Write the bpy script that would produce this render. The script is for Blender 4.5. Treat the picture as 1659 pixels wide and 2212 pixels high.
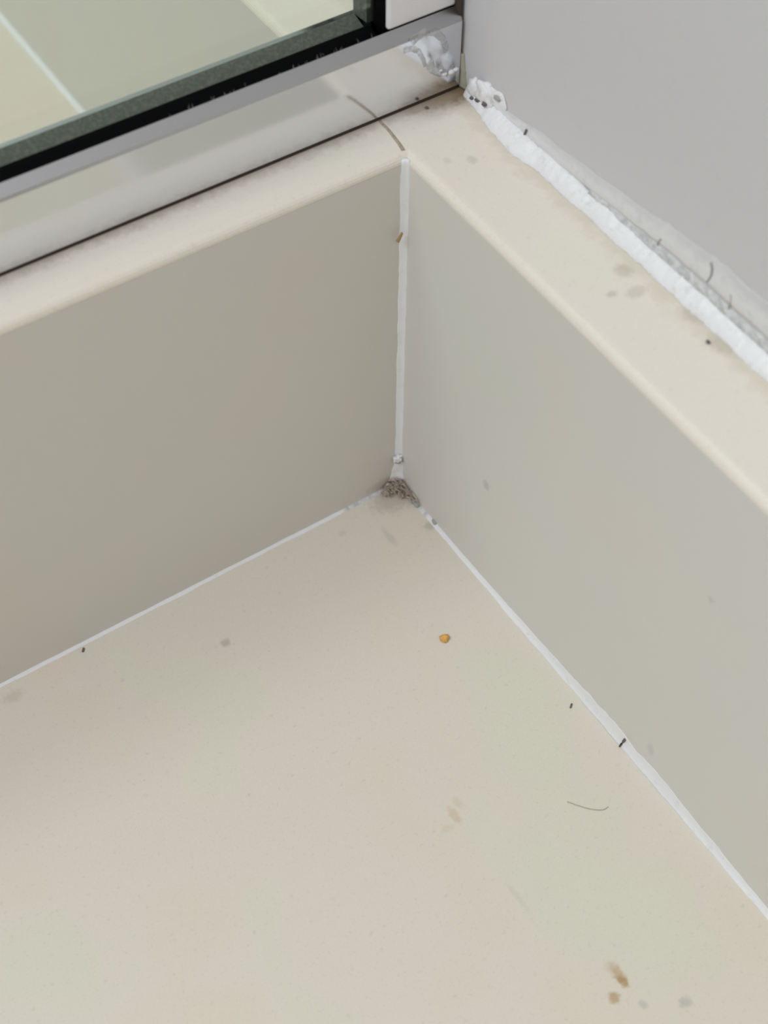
import bpy, bmesh, math, random
from mathutils import Vector, noise

for o in list(bpy.data.objects):
    bpy.data.objects.remove(o, do_unlink=True)
scene = bpy.context.scene
C = scene.collection

# ------------------------------------------------------------------ camera
FPX = 3368.58                                   # focal length in pixels of the 1659 x 2212 frame
cam_d = bpy.data.cameras.new('camera')
cam = bpy.data.objects.new('camera', cam_d); C.objects.link(cam)
cam_d.sensor_fit = 'VERTICAL'
cam_d.sensor_height = 24.0
cam_d.lens = FPX / 2212.0 * 24.0
CAM = Vector((-0.20535233, -0.29519163, 0.44270207))
cam.location = CAM
cam.rotation_euler = (0.66237808, -0.00729133, -0.58360871)
cam_d.clip_start = 0.01
cam_d.dof.use_dof = True
cam_d.dof.focus_distance = 0.50
cam_d.dof.aperture_fstop = 8.0
scene.camera = cam

# ------------------------------------------------------------------ light
world = bpy.data.worlds.new('room_light'); scene.world = world
world.use_nodes = True
bg = world.node_tree.nodes['Background']
bg.inputs['Color'].default_value = (1.0, 0.925, 0.845, 1)
bg.inputs['Strength'].default_value = 0.775

kd = bpy.data.lights.new('ceiling_lamp_light', 'AREA')
kd.shape = 'DISK'; kd.size = 0.55
kd.energy = 11.5
kd.color = (0.97, 0.985, 1.0)
key = bpy.data.objects.new('ceiling_lamp_light', kd); C.objects.link(key)
L = Vector((-0.42, 0.235, 0.87)).normalized()
key.location = L * 2.3
key.rotation_euler = L.to_track_quat('Z', 'Y').to_euler()

wd = bpy.data.lights.new('cool_fill_light', 'AREA')          # unseen cool fill added overhead at left, brightening floor and upstand
wd.shape = 'RECTANGLE'; wd.size = 1.2; wd.size_y = 0.9
wd.energy = 34.0
wd.color = (0.77, 0.865, 1.0)
fill = bpy.data.objects.new('cool_fill_light', wd); C.objects.link(fill)
fill.location = (-1.55, -0.10, 2.10)
fill.rotation_euler = Vector((-1.55, -0.10, 2.10)).to_track_quat('Z', 'Y').to_euler()

vs = scene.view_settings
vs.view_transform = 'Standard'; vs.look = 'None'
vs.exposure = -0.04; vs.gamma = 1.0; vs.use_curve_mapping = False

# ------------------------------------------------------------------ measures (metres)
MM = 0.001
H = 0.150          # height of the kerb and of the ledge beside it
D1 = 0.0173        # front of the metal rail behind the kerb's edge
W1 = 0.0319        # width of the ledge up to the painted wall
YB = 0.060         # back of the kerb

CM = cam.rotation_euler.to_matrix()
def hit(u, v, ax, val):
    """the point where the photo's pixel (u, v) meets the plane of the surface it lies on"""
    d = CM @ Vector(((u - 829.5) / FPX, -(v - 1106) / FPX, -1))
    return CAM + d * ((val - CAM[ax]) / d[ax])
def on_floor(u, v): return hit(u, v, 2, 0.0)
def on_ledge(u, v): return hit(u, v, 2, H)
def on_face(u, v): return hit(u, v, 1, 0.0)
def on_side(u, v): return hit(u, v, 0, 0.0)
def on_wall(u, v): return hit(u, v, 0, W1)
def on_rail(u, v): return hit(u, v, 1, D1)

def fn(x, y=0.0, z=0.0):
    return noise.noise(Vector((x, y, z)))

# ------------------------------------------------------------------ materials
class Mat:
    def __init__(self, name, color, rough=0.5, spec=0.5, metal=0.0):
        m = bpy.data.materials.new(name); m.use_nodes = True
        self.m = m; self.nt = m.node_tree; self.n = self.nt.nodes; self.l = self.nt.links
        self.b = self.n['Principled BSDF']
        self.b.inputs['Roughness'].default_value = rough
        self.b.inputs['Specular IOR Level'].default_value = spec
        self.b.inputs['Metallic'].default_value = metal
        self.tc = self.n.new('ShaderNodeTexCoord').outputs['Object']
        rgb = self.n.new('ShaderNodeRGB'); rgb.outputs[0].default_value = (*color, 1)
        self.col = rgb.outputs[0]
    def noise(self, scale, detail=3, rough=0.5, vec=None):
        t = self.n.new('ShaderNodeTexNoise')
        t.inputs['Scale'].default_value = scale; t.inputs['Detail'].default_value = detail
        t.inputs['Roughness'].default_value = rough
        self.l.new(vec or self.tc, t.inputs['Vector'])
        return t.outputs['Fac']
    def ramp(self, fac, a, b, va=0.0, vb=1.0):
        r = self.n.new('ShaderNodeMapRange'); r.interpolation_type = 'SMOOTHSTEP'
        self.l.new(fac, r.inputs['Value'])
        for k, v in (('From Min', a), ('From Max', b), ('To Min', va), ('To Max', vb)):
            r.inputs[k].default_value = v
        return r.outputs['Result']
    def math(self, op, a, b=None):
        t = self.n.new('ShaderNodeMath'); t.operation = op
        for i, v in enumerate((a, b)):
            if v is None: continue
            if isinstance(v, (int, float)): t.inputs[i].default_value = v
            else: self.l.new(v, t.inputs[i])
        return t.outputs[0]
    def mix(self, fac, color):
        t = self.n.new('ShaderNodeMix'); t.data_type = 'RGBA'
        self.l.new(fac, t.inputs['Factor'])
        self.l.new(self.col, t.inputs['A']); t.inputs['B'].default_value = (*color, 1)
        self.col = t.outputs['Result']
        return self
    def stain(self, p, size, color, amt, warp=0.4):
        """a blot with ragged rim at point p of the surface; size = half extents in metres"""
        mp = self.n.new('ShaderNodeMapping'); mp.vector_type = 'POINT'
        mp.inputs['Location'].default_value = [-p[i] / size[i] for i in range(3)]
        mp.inputs['Scale'].default_value = [1 / s for s in size]
        self.l.new(self.tc, mp.inputs['Vector'])
        ln = self.n.new('ShaderNodeVectorMath'); ln.operation = 'LENGTH'
        self.l.new(mp.outputs[0], ln.inputs[0])
        nz = self.noise(700, 2)
        d = self.math('ADD', ln.outputs['Value'], self.math('MULTIPLY', self.math('SUBTRACT', nz, 0.5), 2 * warp))
        self.mix(self.ramp(d, 0.35, 1.05, amt, 0.0), color)
        return self
    def bump(self, scale, strength, dist=0.0004, detail=3):
        bp = self.n.new('ShaderNodeBump')
        bp.inputs['Strength'].default_value = strength; bp.inputs['Distance'].default_value = dist
        self.l.new(self.noise(scale, detail), bp.inputs['Height'])
        self.l.new(bp.outputs[0], self.b.inputs['Normal'])
        return self
    def done(self):
        self.l.new(self.col, self.b.inputs['Base Color'])
        return self.m

def tile_mat(name, base, stains=(), speck=0.22, grime=None, mottle=1.0):
    t = Mat(name, base, 0.42, 0.4)
    w = tuple(c * k for c, k in zip(base, (1.03, 0.97, 0.93)))
    g = tuple(c * k for c, k in zip(base, (0.97, 1.02, 0.97)))
    t.mix(t.ramp(t.noise(17, 2), 0.50, 0.66, 0, 0.6 * mottle), w)
    t.mix(t.ramp(t.noise(13, 2, vec=None), 0.34, 0.46, 0.7 * mottle, 0), g)
    dk = tuple(c * k for c, k in zip(base, (0.72, 0.71, 0.70)))
    t.mix(t.ramp(t.noise(520, 4, 0.65), 0.58, 0.72, 0, speck), dk)
    t.mix(t.ramp(t.noise(1300, 3, 0.65), 0.54, 0.72, 0, speck * 0.8), dk)
    t.mix(t.ramp(t.noise(2600, 2, 0.6), 0.35, 0.65, speck * .25, 0), dk)
    if grime: grime(t)
    for s in stains: t.stain(*s)
    t.bump(900, 0.10, 0.0002)
    return t.done()

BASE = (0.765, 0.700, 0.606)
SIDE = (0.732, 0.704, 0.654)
TOP_LIT = (0.865, 0.795, 0.700)  # extra brightness of the lit ledges put into the tile colour
flat = 0.01
M = {}
M['floor'] = tile_mat('floor_tile_cream', BASE, [
    (on_floor(487, 1388), (.0022, .0022, flat), (.40, .36, .30), .55),
    (on_floor(990, 1735), (.0018, .0030, flat), (.62, .46, .30), .30),
    (on_floor(982, 1762), (.0020, .0042, flat), (.62, .42, .26), .45),
    (on_floor(967, 1790), (.0030, .0018, flat), (.62, .46, .32), .28),
    (on_floor(1338, 2108), (.0022, .0050, flat), (.48, .30, .12), .60),
    (on_floor(1345, 2118), (.0016, .0026, flat), (.42, .24, .08), .60),
    (on_floor(1322, 2090), (.0030, .0030, flat), (.60, .46, .32), .35),
    (on_floor(1327, 2155), (.0024, .0024, flat), (.46, .28, .11), .65),
    (on_floor(1480, 2165), (.0026, .0022, flat), (.40, .41, .38), .50),
    (on_floor(842, 1160), (.0018, .0060, flat), (.52, .45, .38), .35),
    (on_floor(740, 1152), (.0022, .0016, flat), (.52, .45, .38), .30),
    (on_floor(930, 1135), (.0036, .0026, flat), (.42, .40, .35), .50),
    (on_floor(28, 1505), (.0050, .0030, flat), (.48, .40, .30), .30),
    (on_floor(1390, 2170), (.0018, .0018, flat), (.46, .45, .42), .45),
    (on_floor(850, 1075), (.0120, .0080, flat), (.46, .39, .32), .55),
    (on_floor(1120, 1940), (.0012, .0080, flat), (.48, .46, .40), .18)], 0.36)
M['side'] = tile_mat('upright_tile_cream', SIDE, [
    (on_side(1050, 1048), (flat, .0024, .0028), (.42, .42, .39), .45),
    (on_side(1535, 1295), (flat, .0014, .0018), (.42, .42, .40), .35),
    (on_side(1405, 1620), (flat, .0022, .0036), (.46, .46, .44), .30),
    (on_face(838, 1040), (.0120, flat, .0040), (.42, .37, .31), .40)], 0.06, None, 0.45)
def ledge_grime(t):
    sep = t.n.new('ShaderNodeSeparateXYZ'); t.l.new(t.tc, sep.inputs[0])
    nz = t.noise(330, 4, 0.65)
    # rubbed-in dirt along the foot of the metal rail, thickest in the corner by the wall
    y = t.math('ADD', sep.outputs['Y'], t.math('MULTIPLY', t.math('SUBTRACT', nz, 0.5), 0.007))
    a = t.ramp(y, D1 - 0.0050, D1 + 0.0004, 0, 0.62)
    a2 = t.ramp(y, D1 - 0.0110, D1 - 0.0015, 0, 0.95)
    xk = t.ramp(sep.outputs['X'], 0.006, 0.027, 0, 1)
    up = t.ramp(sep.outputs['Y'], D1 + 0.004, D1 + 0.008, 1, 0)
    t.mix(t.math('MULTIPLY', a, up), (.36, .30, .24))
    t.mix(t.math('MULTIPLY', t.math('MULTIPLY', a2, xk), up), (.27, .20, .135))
    # tan line beside the wall sealant
    x = t.math('ADD', sep.outputs['X'], t.math('MULTIPLY', t.math('SUBTRACT', t.noise(160, 4, 0.6), 0.5), 0.014))
    t.mix(t.ramp(x, 0.0205, 0.0275, 0, 0.34), (.56, .46, .33))
M['ledge'] = tile_mat('ledge_tile_lit_cream', TOP_LIT, [
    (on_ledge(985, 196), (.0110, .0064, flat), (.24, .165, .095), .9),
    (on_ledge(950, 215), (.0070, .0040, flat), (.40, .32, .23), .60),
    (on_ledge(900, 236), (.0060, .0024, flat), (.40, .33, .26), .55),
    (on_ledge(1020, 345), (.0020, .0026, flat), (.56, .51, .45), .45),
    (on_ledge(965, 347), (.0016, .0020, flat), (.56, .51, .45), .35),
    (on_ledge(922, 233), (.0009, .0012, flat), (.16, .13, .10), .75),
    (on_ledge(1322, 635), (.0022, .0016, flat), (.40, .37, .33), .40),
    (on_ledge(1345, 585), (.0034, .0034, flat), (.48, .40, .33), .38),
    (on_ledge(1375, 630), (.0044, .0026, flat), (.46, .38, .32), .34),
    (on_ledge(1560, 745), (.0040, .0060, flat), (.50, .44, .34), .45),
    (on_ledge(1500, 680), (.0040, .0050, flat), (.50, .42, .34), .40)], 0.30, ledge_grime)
c = Mat('white_silicone', (.86, .85, .86), 0.38, 0.5)
c.mix(c.ramp(c.noise(500, 3), .60, .72, 0, .20), (.55, .53, .52)); c.bump(500, .25)
M['caulk'] = c.done()
c = Mat('corner_silicone', (.87, .865, .88), 0.45, 0.5)
c.mix(c.ramp(c.noise(300, 3), .55, .70, 0, .25), (.76, .75, .77)); c.bump(400, .2)
M['cornercaulk'] = c.done()
c = Mat('worn_wall_silicone', (.89, .875, .885), 0.40, 0.5)
c.mix(c.ramp(c.noise(260, 4, .65), .56, .70, 0, .30), (.52, .51, .50))
c.mix(c.ramp(c.noise(900, 3, .6), .62, .74, 0, .35), (.40, .38, .38)); c.bump(300, .8, .0008, 5)
M['wallcaulk'] = c.done()
c = Mat('smeared_filler', (.81, .795, .80), 0.55, 0.4)
c.mix(c.ramp(c.noise(300, 4, .6), .52, .68, 0, .30), (.58, .58, .58)); c.bump(350, .35)
at = c.n.new('ShaderNodeAttribute'); at.attribute_name = 'thin'      # the film runs out to nothing at its upper rim
c.mix(c.ramp(c.math('ADD', at.outputs['Fac'], c.math('MULTIPLY', c.math('SUBTRACT', c.noise(180, 4, .6), .5), .9)), .25, .95, 0, 1), (.67, .65, .66))
M['film'] = c.done()
c = Mat('grey_filler_groove', (.55, .55, .55), 0.6, 0.3)
c.mix(c.ramp(c.noise(420, 4, .65), .36, .66, 0, .9), (.80, .80, .81)); c.bump(500, .3)
M['groove'] = c.done()
c = Mat('white_wall_paint', (.67, .65, .66), 0.6, 0.3)
c.mix(c.ramp(c.noise(260, 3), .60, .72, 0, .10), (.50, .50, .50)); c.bump(260, .08)
M['wall'] = c.done()
c = Mat('beige_wall_paint', (.50, .46, .40), 0.7, 0.3); M['roomwall'] = c.done()
c = Mat('polished_aluminium', (.76, .775, .80), 0.12, 0.5, 1.0)
c.bump(60, .02, .001)
M['metal'] = c.done()
c = Mat('dimmed_aluminium', (.52, .515, .525), 0.25, 0.5, 1.0); M['dimmetal'] = c.done()  # darker copy of the rail metal; dim room reflections put into its colour
c = Mat('white_enamelled_jamb', (.90, .88, .90), 0.25, 0.5)
M['jamb'] = c.done()
c = Mat('black_rubber', (.003, .003, .0035), 0.8, 0.04)
c.mix(c.ramp(c.noise(1600, 4, .7), .70, .80, 0, .2), (.08, .08, .07))
M['rubber'] = c.done()
c = Mat('dusty_rubber', (.13, .135, .12), 0.85, 0.2)
c.mix(c.ramp(c.noise(900, 4, .65), .40, .70, 0, .6), (.24, .235, .205))
M['dusty'] = c.done()
c = Mat('grey_joint_dirt_shade', (.075, .058, .045), 0.9, 0.1); M['dirt'] = c.done()
c = Mat('brown_grout', (.47, .38, .29), 0.9, 0.2)
c.mix(c.ramp(c.noise(700, 3), .45, .62, 0, .8), (.33, .25, .18)); M['grout'] = c.done()
c = Mat('brown_lint', (.40, .32, .25), 0.9, 0.1)
c.mix(c.ramp(c.noise(600, 3), .42, .60, 0, 1), (.60, .52, .44)); M['lint'] = c.done()
c = Mat('dark_fibre', (.20, .145, .135), 0.8, 0.2); M['fibre'] = c.done()
c = Mat('grey_hair', (.42, .41, .385), 0.6, 0.3); M['hair'] = c.done()
c = Mat('pale_hair', (.50, .485, .43), 0.6, 0.3); M['palehair'] = c.done()
c = Mat('orange_crumb', (.80, .46, .13), 0.7, 0.3)
c.mix(c.ramp(c.noise(1500, 2), .45, .6, 0, .8), (.66, .34, .07)); M['orange'] = c.done()
c = Mat('brown_chip', (.42, .27, .13), 0.7, 0.3); M['chip'] = c.done()
c = Mat('yellowed_sealant', (.42, .41, .32), 0.6, 0.3); M['yellow'] = c.done()
c = Mat('dried_sealant_smear', (.66, .66, .66), 0.35, 0.5); M['smear'] = c.m
c.l.new(c.col, c.b.inputs['Base Color'])                            # a film so thin that the metal shows through
o_ = c.n['Material Output']; mx = c.n.new('ShaderNodeMixShader'); tr = c.n.new('ShaderNodeBsdfTransparent')
c.l.new(c.ramp(c.noise(420, 4, .6), .36, .66, .12, .70), mx.inputs[0])
c.l.new(tr.outputs[0], mx.inputs[1]); c.l.new(c.b.outputs[0], mx.inputs[2]); c.l.new(mx.outputs[0], o_.inputs['Surface'])
c = Mat('pale_dust', (.30, .29, .26), 0.9, 0.1); M['smear_dust'] = c.done()
c = Mat('cement_core', (.35, .34, .32), 0.9, 0.2); M['core'] = c.done()
c = Mat('charcoal_pit', (.16, .145, .15), 0.9, 0.1); M['pit'] = c.done()

g = bpy.data.materials.new('clear_glass'); g.use_nodes = True
nt = g.node_tree; nt.nodes.clear()
out = nt.nodes.new('ShaderNodeOutputMaterial'); mx = nt.nodes.new('ShaderNodeMixShader')
tr = nt.nodes.new('ShaderNodeBsdfTransparent'); gl = nt.nodes.new('ShaderNodeBsdfGlossy'); fr = nt.nodes.new('ShaderNodeLayerWeight')
tr.inputs['Color'].default_value = (.885, .925, .895, 1)
gl.inputs['Roughness'].default_value = 0.02
fr.inputs['Blend'].default_value = 0.5
pw = nt.nodes.new('ShaderNodeMath'); pw.operation = 'POWER'; pw.inputs[1].default_value = 5
ma = nt.nodes.new('ShaderNodeMath'); ma.operation = 'MULTIPLY_ADD'; ma.inputs[1].default_value = 0.96; ma.inputs[2].default_value = 0.04
nt.links.new(fr.outputs['Facing'], pw.inputs[0]); nt.links.new(pw.outputs[0], ma.inputs[0])
nt.links.new(ma.outputs[0], mx.inputs[0]); nt.links.new(tr.outputs[0], mx.inputs[1]); nt.links.new(gl.outputs[0], mx.inputs[2])
nt.links.new(mx.outputs[0], out.inputs['Surface'])
M['glass'] = g

# ------------------------------------------------------------------ mesh helpers
def link(name, me, parent=None):
    o = bpy.data.objects.new(name, me); C.objects.link(o)
    if parent: o.parent = parent
    return o
def finish(name, bm, mat, parent=None, smooth=False):
    bmesh.ops.recalc_face_normals(bm, faces=bm.faces)
    me = bpy.data.meshes.new(name); bm.to_mesh(me); bm.free()
    me.materials.append(M[mat])
    if smooth:
        for p in me.polygons: p.use_smooth = True
    o = link(name, me)
    if parent:
        o.parent = parent
        o.matrix_parent_inverse = parent.matrix_basis.inverted()
    return o
def thing(name, loc=(0, 0, 0)):
    o = bpy.data.objects.new(name, None); C.objects.link(o); o.location = loc
    o.empty_display_size = 0.02
    return o
def tag(o, label=None, cat=None, group=None, kind=None):
    for k, v in (('label', label), ('category', cat), ('group', group), ('kind', kind)):
        if v: o[k] = v
    return o
def box(bm, x0, x1, y0, y1, z0, z1, bevel=0.0, segs=2):
    r = bmesh.ops.create_cube(bm, size=1)
    for v in r['verts']:
        v.co = Vector(((x0 + x1) / 2 + v.co.x * (x1 - x0), (y0 + y1) / 2 + v.co.y * (y1 - y0), (z0 + z1) / 2 + v.co.z * (z1 - z0)))
    if bevel:
        ed = list({e for v in r['verts'] for e in v.link_edges})
        bmesh.ops.bevel(bm, geom=ed, offset=bevel, segments=segs, affect='EDGES', profile=0.5)
def prism_x(bm, poly, x0, x1):
    """extrude a (y, z) outline along x"""
    a = [bm.verts.new((x0, y, z)) for y, z in poly]; b = [bm.verts.new((x1, y, z)) for y, z in poly]
    n = len(poly)
    bm.faces.new(a); bm.faces.new(b[::-1])
    for i in range(n): bm.faces.new((a[i], b[i], b[(i + 1) % n], a[(i + 1) % n]))
def prism_y(bm, poly, y0, y1):
    a = [bm.verts.new((x, y0, z)) for x, z in poly]; b = [bm.verts.new((x, y1, z)) for x, z in poly]
    n = len(poly)
    bm.faces.new(a); bm.faces.new(b[::-1])
    for i in range(n): bm.faces.new((a[i], b[i], b[(i + 1) % n], a[(i + 1) % n]))
def prism_z(bm, poly, z0, z1):
    a = [bm.verts.new((x, y, z0)) for x, y in poly]; b = [bm.verts.new((x, y, z1)) for x, y in poly]
    n = len(poly)
    bm.faces.new(a); bm.faces.new(b[::-1])
    for i in range(n): bm.faces.new((a[i], b[i], b[(i + 1) % n], a[(i + 1) % n]))
def sweep(bm, n, sect):
    """sect(i/n) -> closed ring of points; rings are bridged and capped"""
    rings = []
    for i in range(n + 1):
        rings.append([bm.verts.new(p) for p in sect(i / n)])
    m = len(rings[0])
    for a, b in zip(rings, rings[1:]):
        for k in range(m): bm.faces.new((a[k], a[(k + 1) % m], b[(k + 1) % m], b[k]))
    bm.faces.new(rings[0]); bm.faces.new(rings[-1][::-1])
def tube(bm, pts, r0, r1=None, m=5, flatten=None):
    r1 = r0 if r1 is None else r1
    pts = [Vector(p) for p in pts]; rings = []
    for i, p in enumerate(pts):
        t = (pts[min(i + 1, len(pts) - 1)] - pts[max(i - 1, 0)]).normalized()
        a = t.cross(Vector((0, 0, 1)) if abs(t.z) < .9 else Vector((1, 0, 0))).normalized(); b = t.cross(a)
        f = i / (len(pts) - 1); r = r0 + (r1 - r0) * f
        ring = []
        for k in range(m):
            an = 2 * math.pi * k / m
            d = (a * math.cos(an) + b * math.sin(an)) * r
            if flatten: d[flatten[0]] *= flatten[1]
            ring.append(bm.verts.new(p + d))
        rings.append(ring)
    for a, b in zip(rings, rings[1:]):
        for k in range(m): bm.faces.new((a[k], a[(k + 1) % m], b[(k + 1) % m], b[k]))
    bm.faces.new(rings[0]); bm.faces.new(rings[-1][::-1])
def blob(bm, p, size, seed=0, rough=0.35, sub=2, fr=1.6):
    r = bmesh.ops.create_icosphere(bm, subdivisions=sub, radius=1)
    for v in r['verts']:
        k = 1 + rough * fn(v.co.x * fr + seed * 7.1, v.co.y * fr + seed * 3.3, v.co.z * fr)
        v.co = Vector(p) + Vector((v.co.x * size[0], v.co.y * size[1], v.co.z * size[2])) * k

from mathutils.bvhtree import BVHTree
def surf(u, v, objs, lift=0.0):
    """first point of the given things that the photo's pixel (u, v) meets"""
    d = (CM @ Vector(((u - 829.5) / FPX, -(v - 1106) / FPX, -1))).normalized(); best = None
    for o in objs:
        t = BVHTree.FromPolygons([x.co for x in o.data.vertices], [list(p.vertices) for p in o.data.polygons])
        h = t.ray_cast(CAM, d)
        if h[0] is not None and (best is None or h[3] < best[3]): best = h
    return best[0] - d * lift

# ------------------------------------------------------------------ floor
T = 0.600; GJ = 0.002
floor = thing('floor', (-0.6, -0.6, -0.010)); tag(floor, 'cream tiled floor on both sides of the kerb', None, kind='structure')
bm = bmesh.new(); box(bm, -2.42, W1 + .1, -1.45, 1.90, -0.05, -0.009); finish('screed', bm, 'core', floor)
bm = bmesh.new(); box(bm, -T + GJ, 0.0, -T + GJ, 0.0, -0.009, 0.0, 0.0006, 1)
proto = finish('floor_tile', bm, 'floor', floor)
def tile_copy(dx, dy):
    o = proto.copy(); C.objects.link(o); o.location = proto.location + Vector((dx, dy, 0))
for iy, oy in enumerate((0, -T, YB + T, YB + 2 * T, YB + 3 * T)):
    for ix in range(4):
        if (ix, oy) == (0, 0): continue
        tile_copy(-ix * T, oy)

# ------------------------------------------------------------------ painted wall
bm = bmesh.new(); box(bm, W1, W1 + .10, -1.45, 1.90, -0.01, 2.4)
wall = finish('wall_right', bm, 'wall'); tag(wall, 'smooth painted white wall above the tiled ledge', None, kind='structure')

# the rest of the room, out of view: it keeps the low light off the kerb's face
for nm, bx, lb in (('wall_front', (-2.5, W1 + .1, -1.55, -1.45, -.01, 2.4), 'painted wall behind the camera'),
                   ('wall_left', (-2.5, -2.42, -1.45, 1.90, -.01, 2.4), 'painted wall at the far left of the room'),
                   ('wall_back', (-2.5, W1 + .1, 1.90, 2.00, -.01, 2.4), 'painted wall at the back beyond the glass screen')):
    bm = bmesh.new(); box(bm, *bx); tag(finish(nm, bm, 'roomwall'), lb, None, kind='structure')

# ------------------------------------------------------------------ tiled upstand along the wall
up = thing('baseboard_right', (W1 / 2, -0.3, 0)); tag(up, 'cream tiled upstand with narrow ledge along the white wall', None, kind='structure')
TT = 0.008; BV = 0.0028
bm = bmesh.new(); box(bm, TT, W1, -1.45, 1.9, 0, H - TT); finish('core', bm, 'core', up)
def edge_profile(n=5, r=BV):
    """quarter round at the ledge's inner edge"""
    return [(r - r * math.cos(a), H - r + r * math.sin(a)) for a in (math.pi / 2 * i / n for i in range(n + 1))]
SIDES = []
for k in range(-1, 3):                                   # 0.8 m long pieces; only the middle one is in view
    y0, y1 = -0.42 + k * 0.8, 0.38 + k * 0.8
    y0, y1 = max(y0, -1.45), min(y1, 1.9)
    bm = bmesh.new(); box(bm, 0, TT, y0 + .001, y1 - .001, 0.0005, H - BV - .0001); SIDES.append(finish('face_tile', bm, 'side', up))
    bm = bmesh.new()
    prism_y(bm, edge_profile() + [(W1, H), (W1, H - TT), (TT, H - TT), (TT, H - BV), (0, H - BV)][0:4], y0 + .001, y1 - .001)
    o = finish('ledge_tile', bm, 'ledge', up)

# ------------------------------------------------------------------ kerb under the glass
kerb = thing('shower_kerb', (-0.6, YB / 2, 0)); tag(kerb, 'low cream tiled kerb carrying the glass screen', 'kerb')
bm = bmesh.new(); box(bm, -2.4, -.0002, TT, YB - TT, 0, H - TT); finish('core', bm, 'core', kerb)
for k in range(3):
    x1 = -.0002 - k * .8; x0 = x1 - .8
    bm = bmesh.new(); box(bm, x0 + .001, x1, 0, TT, 0.0005, H - BV - .0001); finish('face_tile', bm, 'side', kerb)
    bm = bmesh.new(); box(bm, x0 + .001, x1, YB - TT, YB, 0.0005, H - BV - .0001); finish('face_tile', bm, 'side', kerb)
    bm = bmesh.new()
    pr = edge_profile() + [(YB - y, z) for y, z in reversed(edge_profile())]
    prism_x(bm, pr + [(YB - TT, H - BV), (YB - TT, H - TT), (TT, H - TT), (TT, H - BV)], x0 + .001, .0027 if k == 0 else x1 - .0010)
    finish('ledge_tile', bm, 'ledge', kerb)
# brown joint between the kerb's top and the ledge
bm = bmesh.new()
pts = [on_ledge(u, v) for u, v in ((871, 325), (864, 313), (854, 300), (845, 288), (836, 277), (826, 268), (815, 255))]
tube(bm, [p + Vector((0, 0, .00005)) for p in pts], .00060, .00040, 6, (2, .35))
j = finish('ledge_joint', bm, 'grout', kerb, True); tag(j, 'brown stained joint line')

# ------------------------------------------------------------------ sealant beads
def cove(bm, p0, p1, ax_a, ax_b, ra, rb, n, seed, amp=0.3, prof=None):
    """bead in the corner line p0-p1; ax_a / ax_b point along the two surfaces away from the corner"""
    p0, p1, ax_a, ax_b = map(Vector, (p0, p1, ax_a, ax_b)); ln = (p1 - p0).length
    def sect(f):
        s = f * ln * 1000
        a = ra(f) * (1 + amp * fn(s * .11, seed, 1.3) + amp * .5 * fn(s * .45, seed, 8.1))
        b = rb(f) * (1 + amp * fn(s * .13, seed + 5, 2.7) + amp * .5 * fn(s * .5, seed + 5, 6.6))
        c0 = p0.lerp(p1, f); e = -0.0003
        pts = [c0 + ax_a * e + ax_b * e, c0 + ax_a * a + ax_b * e]
        for q in range(1, 5):
            t = q / 5
            bulge = .62 + .12 * fn(s * .3, seed, q * 1.7)
            pa = a * (1 - t) ** (1 / bulge * 1.0); pb = b * t ** (1 / bulge * 1.0)
            pts.append(c0 + ax_a * pa + ax_b * pb)
        pts.append(c0 + ax_b * b + ax_a * e)
        return pts
    sweep(bm, n, sect)
const = lambda v: (lambda f: v)
# along the kerb's foot
bm = bmesh.new(); cove(bm, (-2.4, 0, 0), (-.022, 0, 0), (0, -1, 0), (0, 0, 1), const(.0015), const(.0008), 700, 1, .35)
finish('caulk_bead', bm, 'caulk', floor, True)
bm = bmesh.new(); cove(bm, (-.022, 0, 0), (-.006, 0, 0), (0, -1, 0), (0, 0, 1), lambda f: .0018 - .0008 * f, const(.0009), 24, 2, .6)
o = finish('caulk_bead', bm, 'groove', floor, True); tag(o, 'dirty grey bead end near the corner')
# along the upstand's foot: thin near the corner, wide up the tile in the middle, thin again nearer the camera
def wide(f):
    y = f * 0.60
    return .0013 + .0052 * math.exp(-((y - .115) / .055) ** 2) 
bm = bmesh.new(); cove(bm, (0, -.018, 0), (0, -.618, 0), (-1, 0, 0), (0, 0, 1), const(.0017), wide, 300, 3, .25)
SB = finish('caulk_bead', bm, 'caulk', floor, True)
bm = bmesh.new(); cove(bm, (0, -.618, 0), (0, -1.45, 0), (-1, 0, 0), (0, 0, 1), const(.0017), const(.0013), 300, 4, .3)
finish('caulk_bead', bm, 'caulk', floor, True)
bm = bmesh.new(); cove(bm, (0, -.004, 0), (0, -.018, 0), (-1, 0, 0), (0, 0, 1), const(.0016), const(.0012), 24, 9, .7)
o = finish('caulk_bead', bm, 'groove', floor, True); tag(o, 'dirty grey bead end near the corner')
# beyond the glass
bm = bmesh.new(); cove(bm, (0, YB, 0), (0, 1.9, 0), (-1, 0, 0), (0, 0, 1), const(.0024), const(.0024), 300, 5, .2)
finish('caulk_bead', bm, 'caulk', floor, True)
bm = bmesh.new(); cove(bm, (-2.4, YB, 0), (0, YB, 0), (0, 1, 0), (0, 0, 1), const(.0018), const(.0012), 300, 6, .2)
finish('caulk_bead', bm, 'caulk', floor, True)
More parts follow.
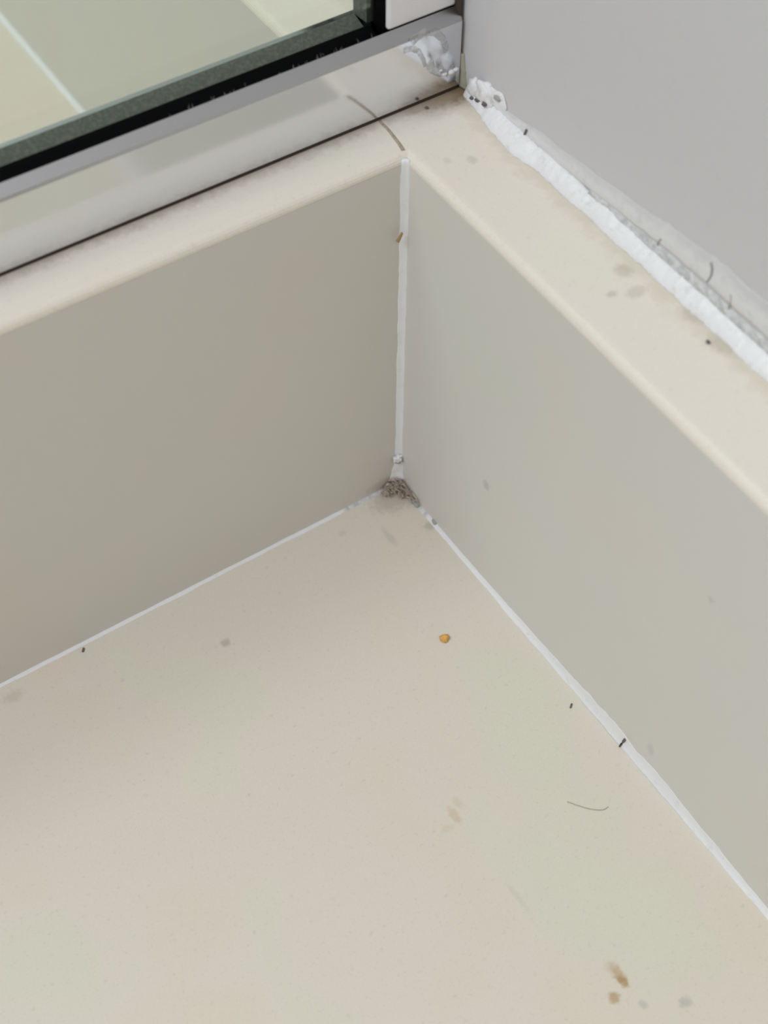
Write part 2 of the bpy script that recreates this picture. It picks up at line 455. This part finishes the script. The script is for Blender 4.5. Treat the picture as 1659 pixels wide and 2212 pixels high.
# upright bead in the corner
bm = bmesh.new(); cove(bm, (0, 0, .0155), (0, 0, H - .0012), (-1, 0, 0), (0, -1, 0), lambda f: .0025 * min(1, (1.01 - f) * 40) ** .5, lambda f: .0021 * min(1, (1.01 - f) * 40) ** .5, 110, 7, .14)
finish('caulk_bead', bm, 'cornercaulk', kerb, True)
bm = bmesh.new(); cove(bm, (0, 0, .0035), (0, 0, .0135), (-1, 0, 0), (0, -1, 0), lambda f: .0058 - .0034 * f, lambda f: .0036 - .0010 * f, 16, 8, .25)
o = finish('caulk_bead', bm, 'caulk', kerb, True); tag(o, 'short broken-off foot of the upright bead')
bm = bmesh.new(); blob(bm, (-.0016, -.0014, .0158), (.0017, .0013, .0011), 3, .9, 3, 2.2)
finish('caulk_lump', bm, 'caulk', kerb, True)
bm = bmesh.new(); blob(bm, (-.0016, -.0013, .0140), (.0013, .0011, .0010), 5, .5)
finish('caulk_pit', bm, 'lint', kerb, True)

# wall sealant on the ledge: bead, grey groove, smeared film
def wall_bead(y0, y1, n):
    bm = bmesh.new()
    def sect(f):
        y = y0 + (y1 - y0) * f; s = y * 1000
        a = .0048 * (1 + .16 * fn(s * .09, 3, 1) + .10 * fn(s * .5, 3, 5) + .05 * fn(s * 1.3, 3, 9))
        h = .0040 * (1 + .18 * fn(s * .12, 11, 1) + .12 * fn(s * .6, 11, 4) + .04 * fn(s * 1.4, 11, 8))
        if y > -.03: a *= 1 + .25 * math.exp(-((y + .012) / .012) ** 2)
        if -.004 < y < .03: a *= 1 - .45 * min(1, (y + .004) / .014)
        pts = [(W1 + .0003, H - .0003), (W1 - a, H - .0003), (W1 - a * .93, H + h * .16), (W1 - a * .70, H + h * (.48 + .08 * fn(s * .4, 2, 2))),
               (W1 - a * .42, H + h * (.80 + .08 * fn(s * .5, 6, 2))), (W1 - a * .2, H + h), (W1 + .0003, H + h * 1.02)]
        return [(x, y, z) for x, z in pts]
    sweep(bm, n, sect)
    return bm
WB = finish('caulk_bead', wall_bead(-.62, .0135, 900), 'wallcaulk', wall, True)
finish('caulk_bead', wall_bead(.0600, 1.9, 300), 'wallcaulk', wall, True)
finish('caulk_bead', wall_bead(-1.45, -.62, 300), 'wallcaulk', wall, True)
def film(y0, y1, n, name, mat, zlo, zhi, th):
    bm = bmesh.new()
    def sect(f):
        y = y0 + (y1 - y0) * f; s = y * 1000
        a = zlo(y) + .0005 * fn(s * .3, 21, 1); b = zhi(y) + .0016 * fn(s * .07, 22, 1) + .0006 * fn(s * .4, 22, 5)
        b = max(b, a + .0006)
        pts = [(W1 + .0003, H + a), (W1 - th * .4, H + a), (W1 - th, H + a + (b - a) * .22), (W1 - th * .72, H + a + (b - a) * .55), (W1 - th * .25, H + a + (b - a) * .85), (W1 + .0003, H + b)]
        return [(x, y, z) for x, z in pts]
    sweep(bm, n, sect)
    o = finish(name, bm, mat, wall, True)
    at = o.data.attributes.new('thin', 'FLOAT', 'POINT')
    at.data.foreach_set('value', [(0, 0, .05, .45, .85, 1)[i % 6] for i in range(len(o.data.vertices))])
    return o
ramp = lambda y, a, b: min(1, max(0, (y - a) / (b - a)))
film(-.62, -.045, 300, 'filler_groove', 'groove', const(.0030), lambda y: .0082 - .0018 * ramp(y, -.10, -.045), .0011)
film(-.62, .002, 400, 'filler_film', 'film', lambda y: .0070 - .0038 * ramp(y, -.080, -.030), lambda y: .0185 - .0135 * ramp(y, -.100, .004), .00085)
# lumps of sealant where the ledge, wall and rail meet
LUMPS = []
lumps = [((1030, 190), (.0030, .0034, .0042), 1), ((1052, 200), (.0034, .0052, .0050), 2), ((1075, 215), (.0016, .0050, .0044), 4), ((1040, 225), (.0036, .0034, .0020), 6), ((1062, 245), (.0040, .0050, .0026), 8), ((1090, 268), (.0038, .0056, .0026), 9)]
for (u, v), sz, sd in lumps:
    p = on_wall(u, v) if v < 222 else on_ledge(u, v)
    bm = bmesh.new(); blob(bm, (max(min(p.x, W1 - sz[0] * .2), W1 - .0024), min(p.y, D1 - sz[1] - .0004), max(p.z, H + sz[2] * .2)), (sz[0] * .55, sz[1] * .82, sz[2] * .82), sd, .40, 3)
    LUMPS.append(finish('caulk_lump', bm, 'wallcaulk', wall, True))

# ------------------------------------------------------------------ glazed screen
scr = thing('glass_screen', (-0.6, 0.029, H)); tag(scr, 'fixed glass screen in silvery metal rail on the kerb', 'glass screen')
XR = W1 - .0013           # the rail stops just short of the wall
bm = bmesh.new()
prism_x(bm, [(D1, H + .0015), (D1, .1737), (D1 + .0041, .1737), (D1 + .0041, .1660),
             (.0372, .1660), (.0375, .1735), (.0384, .1742), (.0402, .1722), (.0408, H + .0015)], -2.4, XR)
finish('bottom_rail', bm, 'metal', scr)
bm = bmesh.new()
prism_x(bm, [(D1 + .0001, .1737), (D1 + .0004, .1746), (D1 + .0030, .1763), (D1 + .0036, .1767), (D1 + .0041, .1764), (D1 + .0041, .1737)], -2.4, XR)
finish('rail_lip', bm, 'dimmetal', scr, False)
bm = bmesh.new(); box(bm, -2.4, XR - .0004, D1 + .0003, .0400, H, H + .0016); finish('gap_shade_strip', bm, 'dirt', scr)  # dark strip standing in for gap shadow and dirt under the rail
bm = bmesh.new(); prism_x(bm, [(D1 + .0041, .1661), (D1 + .0041, .1757), (D1 + .0062, .1752), (.0274, .1762), (.0274, .1661)], -2.4, .0046)
finish('front_gasket', bm, 'rubber', scr)
bm = bmesh.new(); prism_x(bm, [(.0316, .1661), (.0316, .1722), (.0340, .1729), (.0372, .1738), (.0376, .1733), (.0372, .1661)], -2.4, .0060)
finish('rear_gasket', bm, 'dusty', scr)
bm = bmesh.new(); box(bm, -2.4, .0055, .0275, .0315, .1662, 1.95); finish('glass_pane', bm, 'glass', scr)
# upright at the wall
YJ = D1 + .0034; XJ = hit(839, 0, 1, YJ).x
bm = bmesh.new(); box(bm, XJ, XR, YJ, .0272, .1771, 1.95, .0008, 2); finish('jamb', bm, 'jamb', scr)
bm = bmesh.new(); box(bm, XJ + .0004, XR, .0386, .0408, .1745, 1.95, .0005, 1); finish('jamb_back', bm, 'jamb', scr)
bm = bmesh.new(); box(bm, XJ + .0022, XR, .0272, .0386, .1745, 1.95); finish('glazing_channel', bm, 'rubber', scr)
bm = bmesh.new(); box(bm, XJ + .0004, XR - .0005, YJ + .0004, .0270, .1740, .1775); finish('jamb_seal', bm, 'rubber', scr)
bm = bmesh.new(); prism_z(bm, [(XJ + .0004, YJ + .0010), (XJ - .0004, YJ + .0014), (XJ - .0008, .0273), (XJ + .0022, .0273)], .1764, 1.95); finish('front_gasket', bm, 'rubber', scr)
bm = bmesh.new(); prism_z(bm, [(XJ + .0022, .0316), (XJ - .0002, .0316), (XJ - .0008, .0378), (XJ + .0004, .0385), (XJ + .0022, .0385)], .1736, 1.95); finish('rear_gasket', bm, 'dusty', scr)
# yellowed strip between rail end and wall
bm = bmesh.new()
def sect(f):
    z = H + .0005 + .0115 * f; k = 1 + .25 * fn(f * 9, 4, 2); t = (1 - f) * .0024 + .0004
    return [(XR + .0004, D1 + .0030, z), (XR + .0003, D1 - .0001, z), (XR + .0008, D1 - t * .8 * k, z), (W1 + .0003, D1 - t * k, z), (W1 + .0003, D1 + .0030, z)]
sweep(bm, 24, sect); o = finish('end_sealant', bm, 'yellow', scr, True); tag(o, 'yellowed sealant strip at the wall')
bm = bmesh.new(); box(bm, XR - .0002, XR + .0005, D1 + .0008, .040, H + .0008, .30); finish('end_seal', bm, 'dirt', scr)
# dried smears on the rail near the wall
strokes = [([(888, 92), (900, 80), (920, 68), (942, 70), (956, 84), (964, 100), (962, 118)], .0016),
           ([(872, 110), (890, 104), (905, 112), (915, 130), (920, 148)], .0011),
           ([(925, 135), (935, 150), (952, 160), (972, 152), (985, 140)], .0015),
           ([(945, 128), (950, 145), (962, 158), (984, 156)], .0010)]
for pts, r in strokes:
    pts = [on_rail(u, v - 0) for u, v in pts]
    fine = []
    for a, b in zip(pts, pts[1:]):
        for q in range(4): fine.append(a.lerp(b, q / 4))
    bm = bmesh.new(); tube(bm, [p + Vector((.0003 * fn(i * .5, 1), 0, .0004 * fn(i * .6, 5))) for i, p in enumerate(fine)], r, r * .5, 8, (1, .05))
    o = finish('sealant_smear', bm, 'smear', scr, True)
random.seed(4)
for (u, v, s) in ((975, 155, .0013), (960, 160, .0010), (984, 150, .0010), (968, 164, .0007), (952, 152, .0006)):
    p = on_rail(u, v); bm = bmesh.new(); blob(bm, p + Vector((0, -.0001, 0)), (s, s * .5, s * .6), u, .6, 2)
    finish('sealant_crumb', bm, 'caulk', scr, True)

# ------------------------------------------------------------------ loose bits
def grain(name, p, size, mat, seed, label, cat, group=None, rz=0.0, rough=.45):
    bm = bmesh.new(); blob(bm, (0, 0, 0), size, seed, rough, 2)
    o = finish(name, bm, mat, None, True)
    o.location = p; o.rotation_euler.z = rz
    return tag(o, label, cat, group)
def fibre(name, pts, r, mat, label, cat='fibre', group=None, m=5, r1=None):
    pts = [Vector(p) for p in pts]; base = pts[0].copy()
    bm = bmesh.new(); tube(bm, [p - base for p in pts], r, r1, m)
    o = finish(name, bm, mat, None, True); o.location = base
    return tag(o, label, cat, group)
def curve(plane, pix, off, n=6):
    """points on a surface through photo pixels (Catmull-Rom)"""
    P = [plane(*q) + Vector(off) for q in pix]; P = [P[0]] + P + [P[-1]]; out = []
    for i in range(1, len(P) - 2):
        for k in range(n):
            t = k / n
            out.append(0.5 * ((2 * P[i]) + (P[i + 1] - P[i - 1]) * t + (2 * P[i - 1] - 5 * P[i] + 4 * P[i + 1] - P[i + 2]) * t * t + (3 * P[i] - P[i - 1] - 3 * P[i + 1] + P[i + 2]) * t ** 3))
    return out + [P[-2]]

grain('crumb', on_floor(960, 1381) + Vector((0, 0, .0008)), (.0017, .0016, .0010), 'orange', 3, 'tiny orange crumb on the open floor tile', 'crumb')
fz = (0, 0, .0003)
fibre('dark_fibre', [surf(u, v, [SB, proto, SIDES[1]], .0004) for u, v in ((1350, 1597), (1346, 1602), (1342, 1607), (1338, 1613))], .00050, 'fibre', 'short dark fibre lying across the white bead below the right upstand', r1=.0003)
fibre('dark_fibre', curve(on_floor, [(1235, 1521), (1232, 1530)], fz), .0003, 'fibre', 'tiny brown fibre on the floor left of the right bead')
fibre('dark_fibre', curve(on_floor, [(181, 1401), (179, 1409)], fz), .0004, 'fibre', 'tiny dark fibre on the floor close to the kerb at left')
fibre('hair', curve(on_floor, [(1225, 1732), (1250, 1741), (1275, 1748), (1300, 1750), (1314, 1743)], (0, 0, .00012)), .00018, 'palehair', 'thin grey hair curving over the floor', 'hair')
fibre('dark_fibre', curve(on_wall, [(1143, 278), (1141, 283), (1139, 288)], (-.0010, 0, 0)), .00035, 'fibre', 'tiny black fibre stuck to the white wall above the bead')
wz = (-.0008, 0, 0)
fibre('hair', curve(on_wall, [(1540, 565), (1543, 580), (1540, 595), (1532, 607)], wz), .0003, 'hair', 'short curved grey hair on the wall, the darker of two', 'hair')
fibre('hair', curve(on_wall, [(1583, 634), (1584, 648), (1578, 664)], wz), .00022, 'palehair', 'faint curved hair on the wall near the right edge', 'hair')
fibre('hair', curve(on_wall, [(1433, 514), (1428, 520), (1425, 526)], wz), .0003, 'hair', 'tiny straight grey hair on the wall above the grey groove', 'hair')
fibre('hair', curve(on_wall, [(1295, 447), (1293, 455), (1292, 463)], (-.0020, 0, 0)), .0003, 'hair', 'tiny upright grey hair on the white wall bead', 'hair')
fibre('brown_chip', curve(on_face, [(862, 493), (859, 499), (855, 506), (852, 512)], (-.0004, -.0022, 0)), .0004, 'chip', 'little brown chip stuck beside the upright corner bead', 'chip', r1=.0007)
grain('dark_speck', on_ledge(1529, 741) + Vector((0, 0, .0004)), (.0005, .0007, .0004), 'pit', 7, 'dark grain on the ledge beside the wall bead', 'grain')
grain('dark_speck', on_ledge(922, 234) + Vector((0, 0, .0003)), (.0004, .0005, .0003), 'pit', 9, 'dark grain on the ledge in front of the metal rail', 'grain')
for k, (u, v, sx, sy, sz, lab) in enumerate((
        (1032, 217, .0006, .0011, .0007, 'dark pit in the corner sealant, middle one of three'),
        (1047, 225, .0007, .0010, .0007, 'dark pit in the corner sealant, nearest the camera of three'),
        (1019, 212, .0005, .0008, .0006, 'dark pit in the corner sealant, nearest the metal rail'))):
    p = surf(u, v, LUMPS + [WB], .0002)  # dark blobs put in for the shade of small holes in the sealant
    grain('dark_speck', p, (sx, sy, sz), 'pit', 11 + k, lab, 'grain', rz=.5)
p = surf(1073, 211, LUMPS + [WB, wall], .0001)
grain('dark_speck', p, (.0008, .0015, .0008), 'hair', 15, 'grey grain on the sealant smear above the three dark pits', 'grain')
grain('grey_grain', on_floor(936, 1132) + Vector((.0004, 0, .0010)), (.0007, .0014, .0008), 'hair', 17, 'grey grain at the start of the right floor bead', 'grain')

# lint packed into the corner of the floor
random.seed(11)
lint = bmesh.new()
for k in range(300):
    f = random.random()
    u = 822 + 74 * f; v = 1046 + 14 * abs(f - .45) * 2.0 + (26 * max(0, f - .55)) + random.gauss(0, 7)
    p = on_floor(u, v); p.x = min(p.x, -.0006); p.y = min(p.y, -.0006)
    p.z = .0004 + abs(random.gauss(0, .0014))
    a = random.gauss(-1.2, .7); ln = random.uniform(.0016, .0042)
    d = Vector((math.cos(a), math.sin(a), random.gauss(.05, .35))) * ln
    q = p + d; q.z = max(q.z, .0003); q.x = min(q.x, -.0004); q.y = min(q.y, -.0004)
    mid = (p + q) / 2 + Vector((random.gauss(0, .0004), random.gauss(0, .0004), abs(random.gauss(0, .0006))))
    mid.x = min(mid.x, -.0004); mid.y = min(mid.y, -.0004)
    tube(lint, [p, mid, q], random.uniform(.00014, .00036), .00012, 4)
for k in range(10):
    u = random.uniform(822, 892); v = 1050 + 20 * max(0, (u - 860) / 30) + random.gauss(0, 5)
    p = on_floor(u, v); s = random.uniform(.0006, .0015)
    p.x = min(p.x, -s); p.y = min(p.y, -s)
    blob(lint, (p.x, p.y, s * .5), (s, s, s * .8), k, .6, 1)
o = finish('lint_clump', lint, 'lint'); tag(o, 'brown clump of lint and dirt packed into the floor corner', 'lint')
random.seed(5)
for k, (u, v) in enumerate(((897, 1083), (905, 1090))):
    p = on_floor(u, v); p.x = min(p.x, -.0010)
    grain('grey_grain', p + Vector((0, 0, .0008)), (.0010, .0014, .0008), 'hair', 30 + k,
          ('grey grain right of the lint clump, the one nearer the clump', 'grey grain right of the lint clump, the one farther from it')[k], 'grain')

# dust fluff along the rail's lip in front of the black gasket
random.seed(21)
fz_ = bmesh.new()
for k in range(34):
    x = random.triangular(-.075, .004, -.010); y = D1 + .0036 + random.uniform(-.0004, .0016); z = .1762 + (.0005 if y < D1 + .0040 else 0)
    ln = random.uniform(.0004, .0013); a = random.gauss(1.2, .5)
    q = Vector((x + random.gauss(0, .0004), y + .35 * ln, z + ln * math.sin(a) * .8))
    tube(fz_, [(x, y, z - .0002), q], random.uniform(.00005, .00010), .00003, 3)
o = finish('dust_fluff', fz_, 'smear_dust'); tag(o, 'pale dust fluff clinging to the rail beside the black gasket', 'dust', kind='stuff')
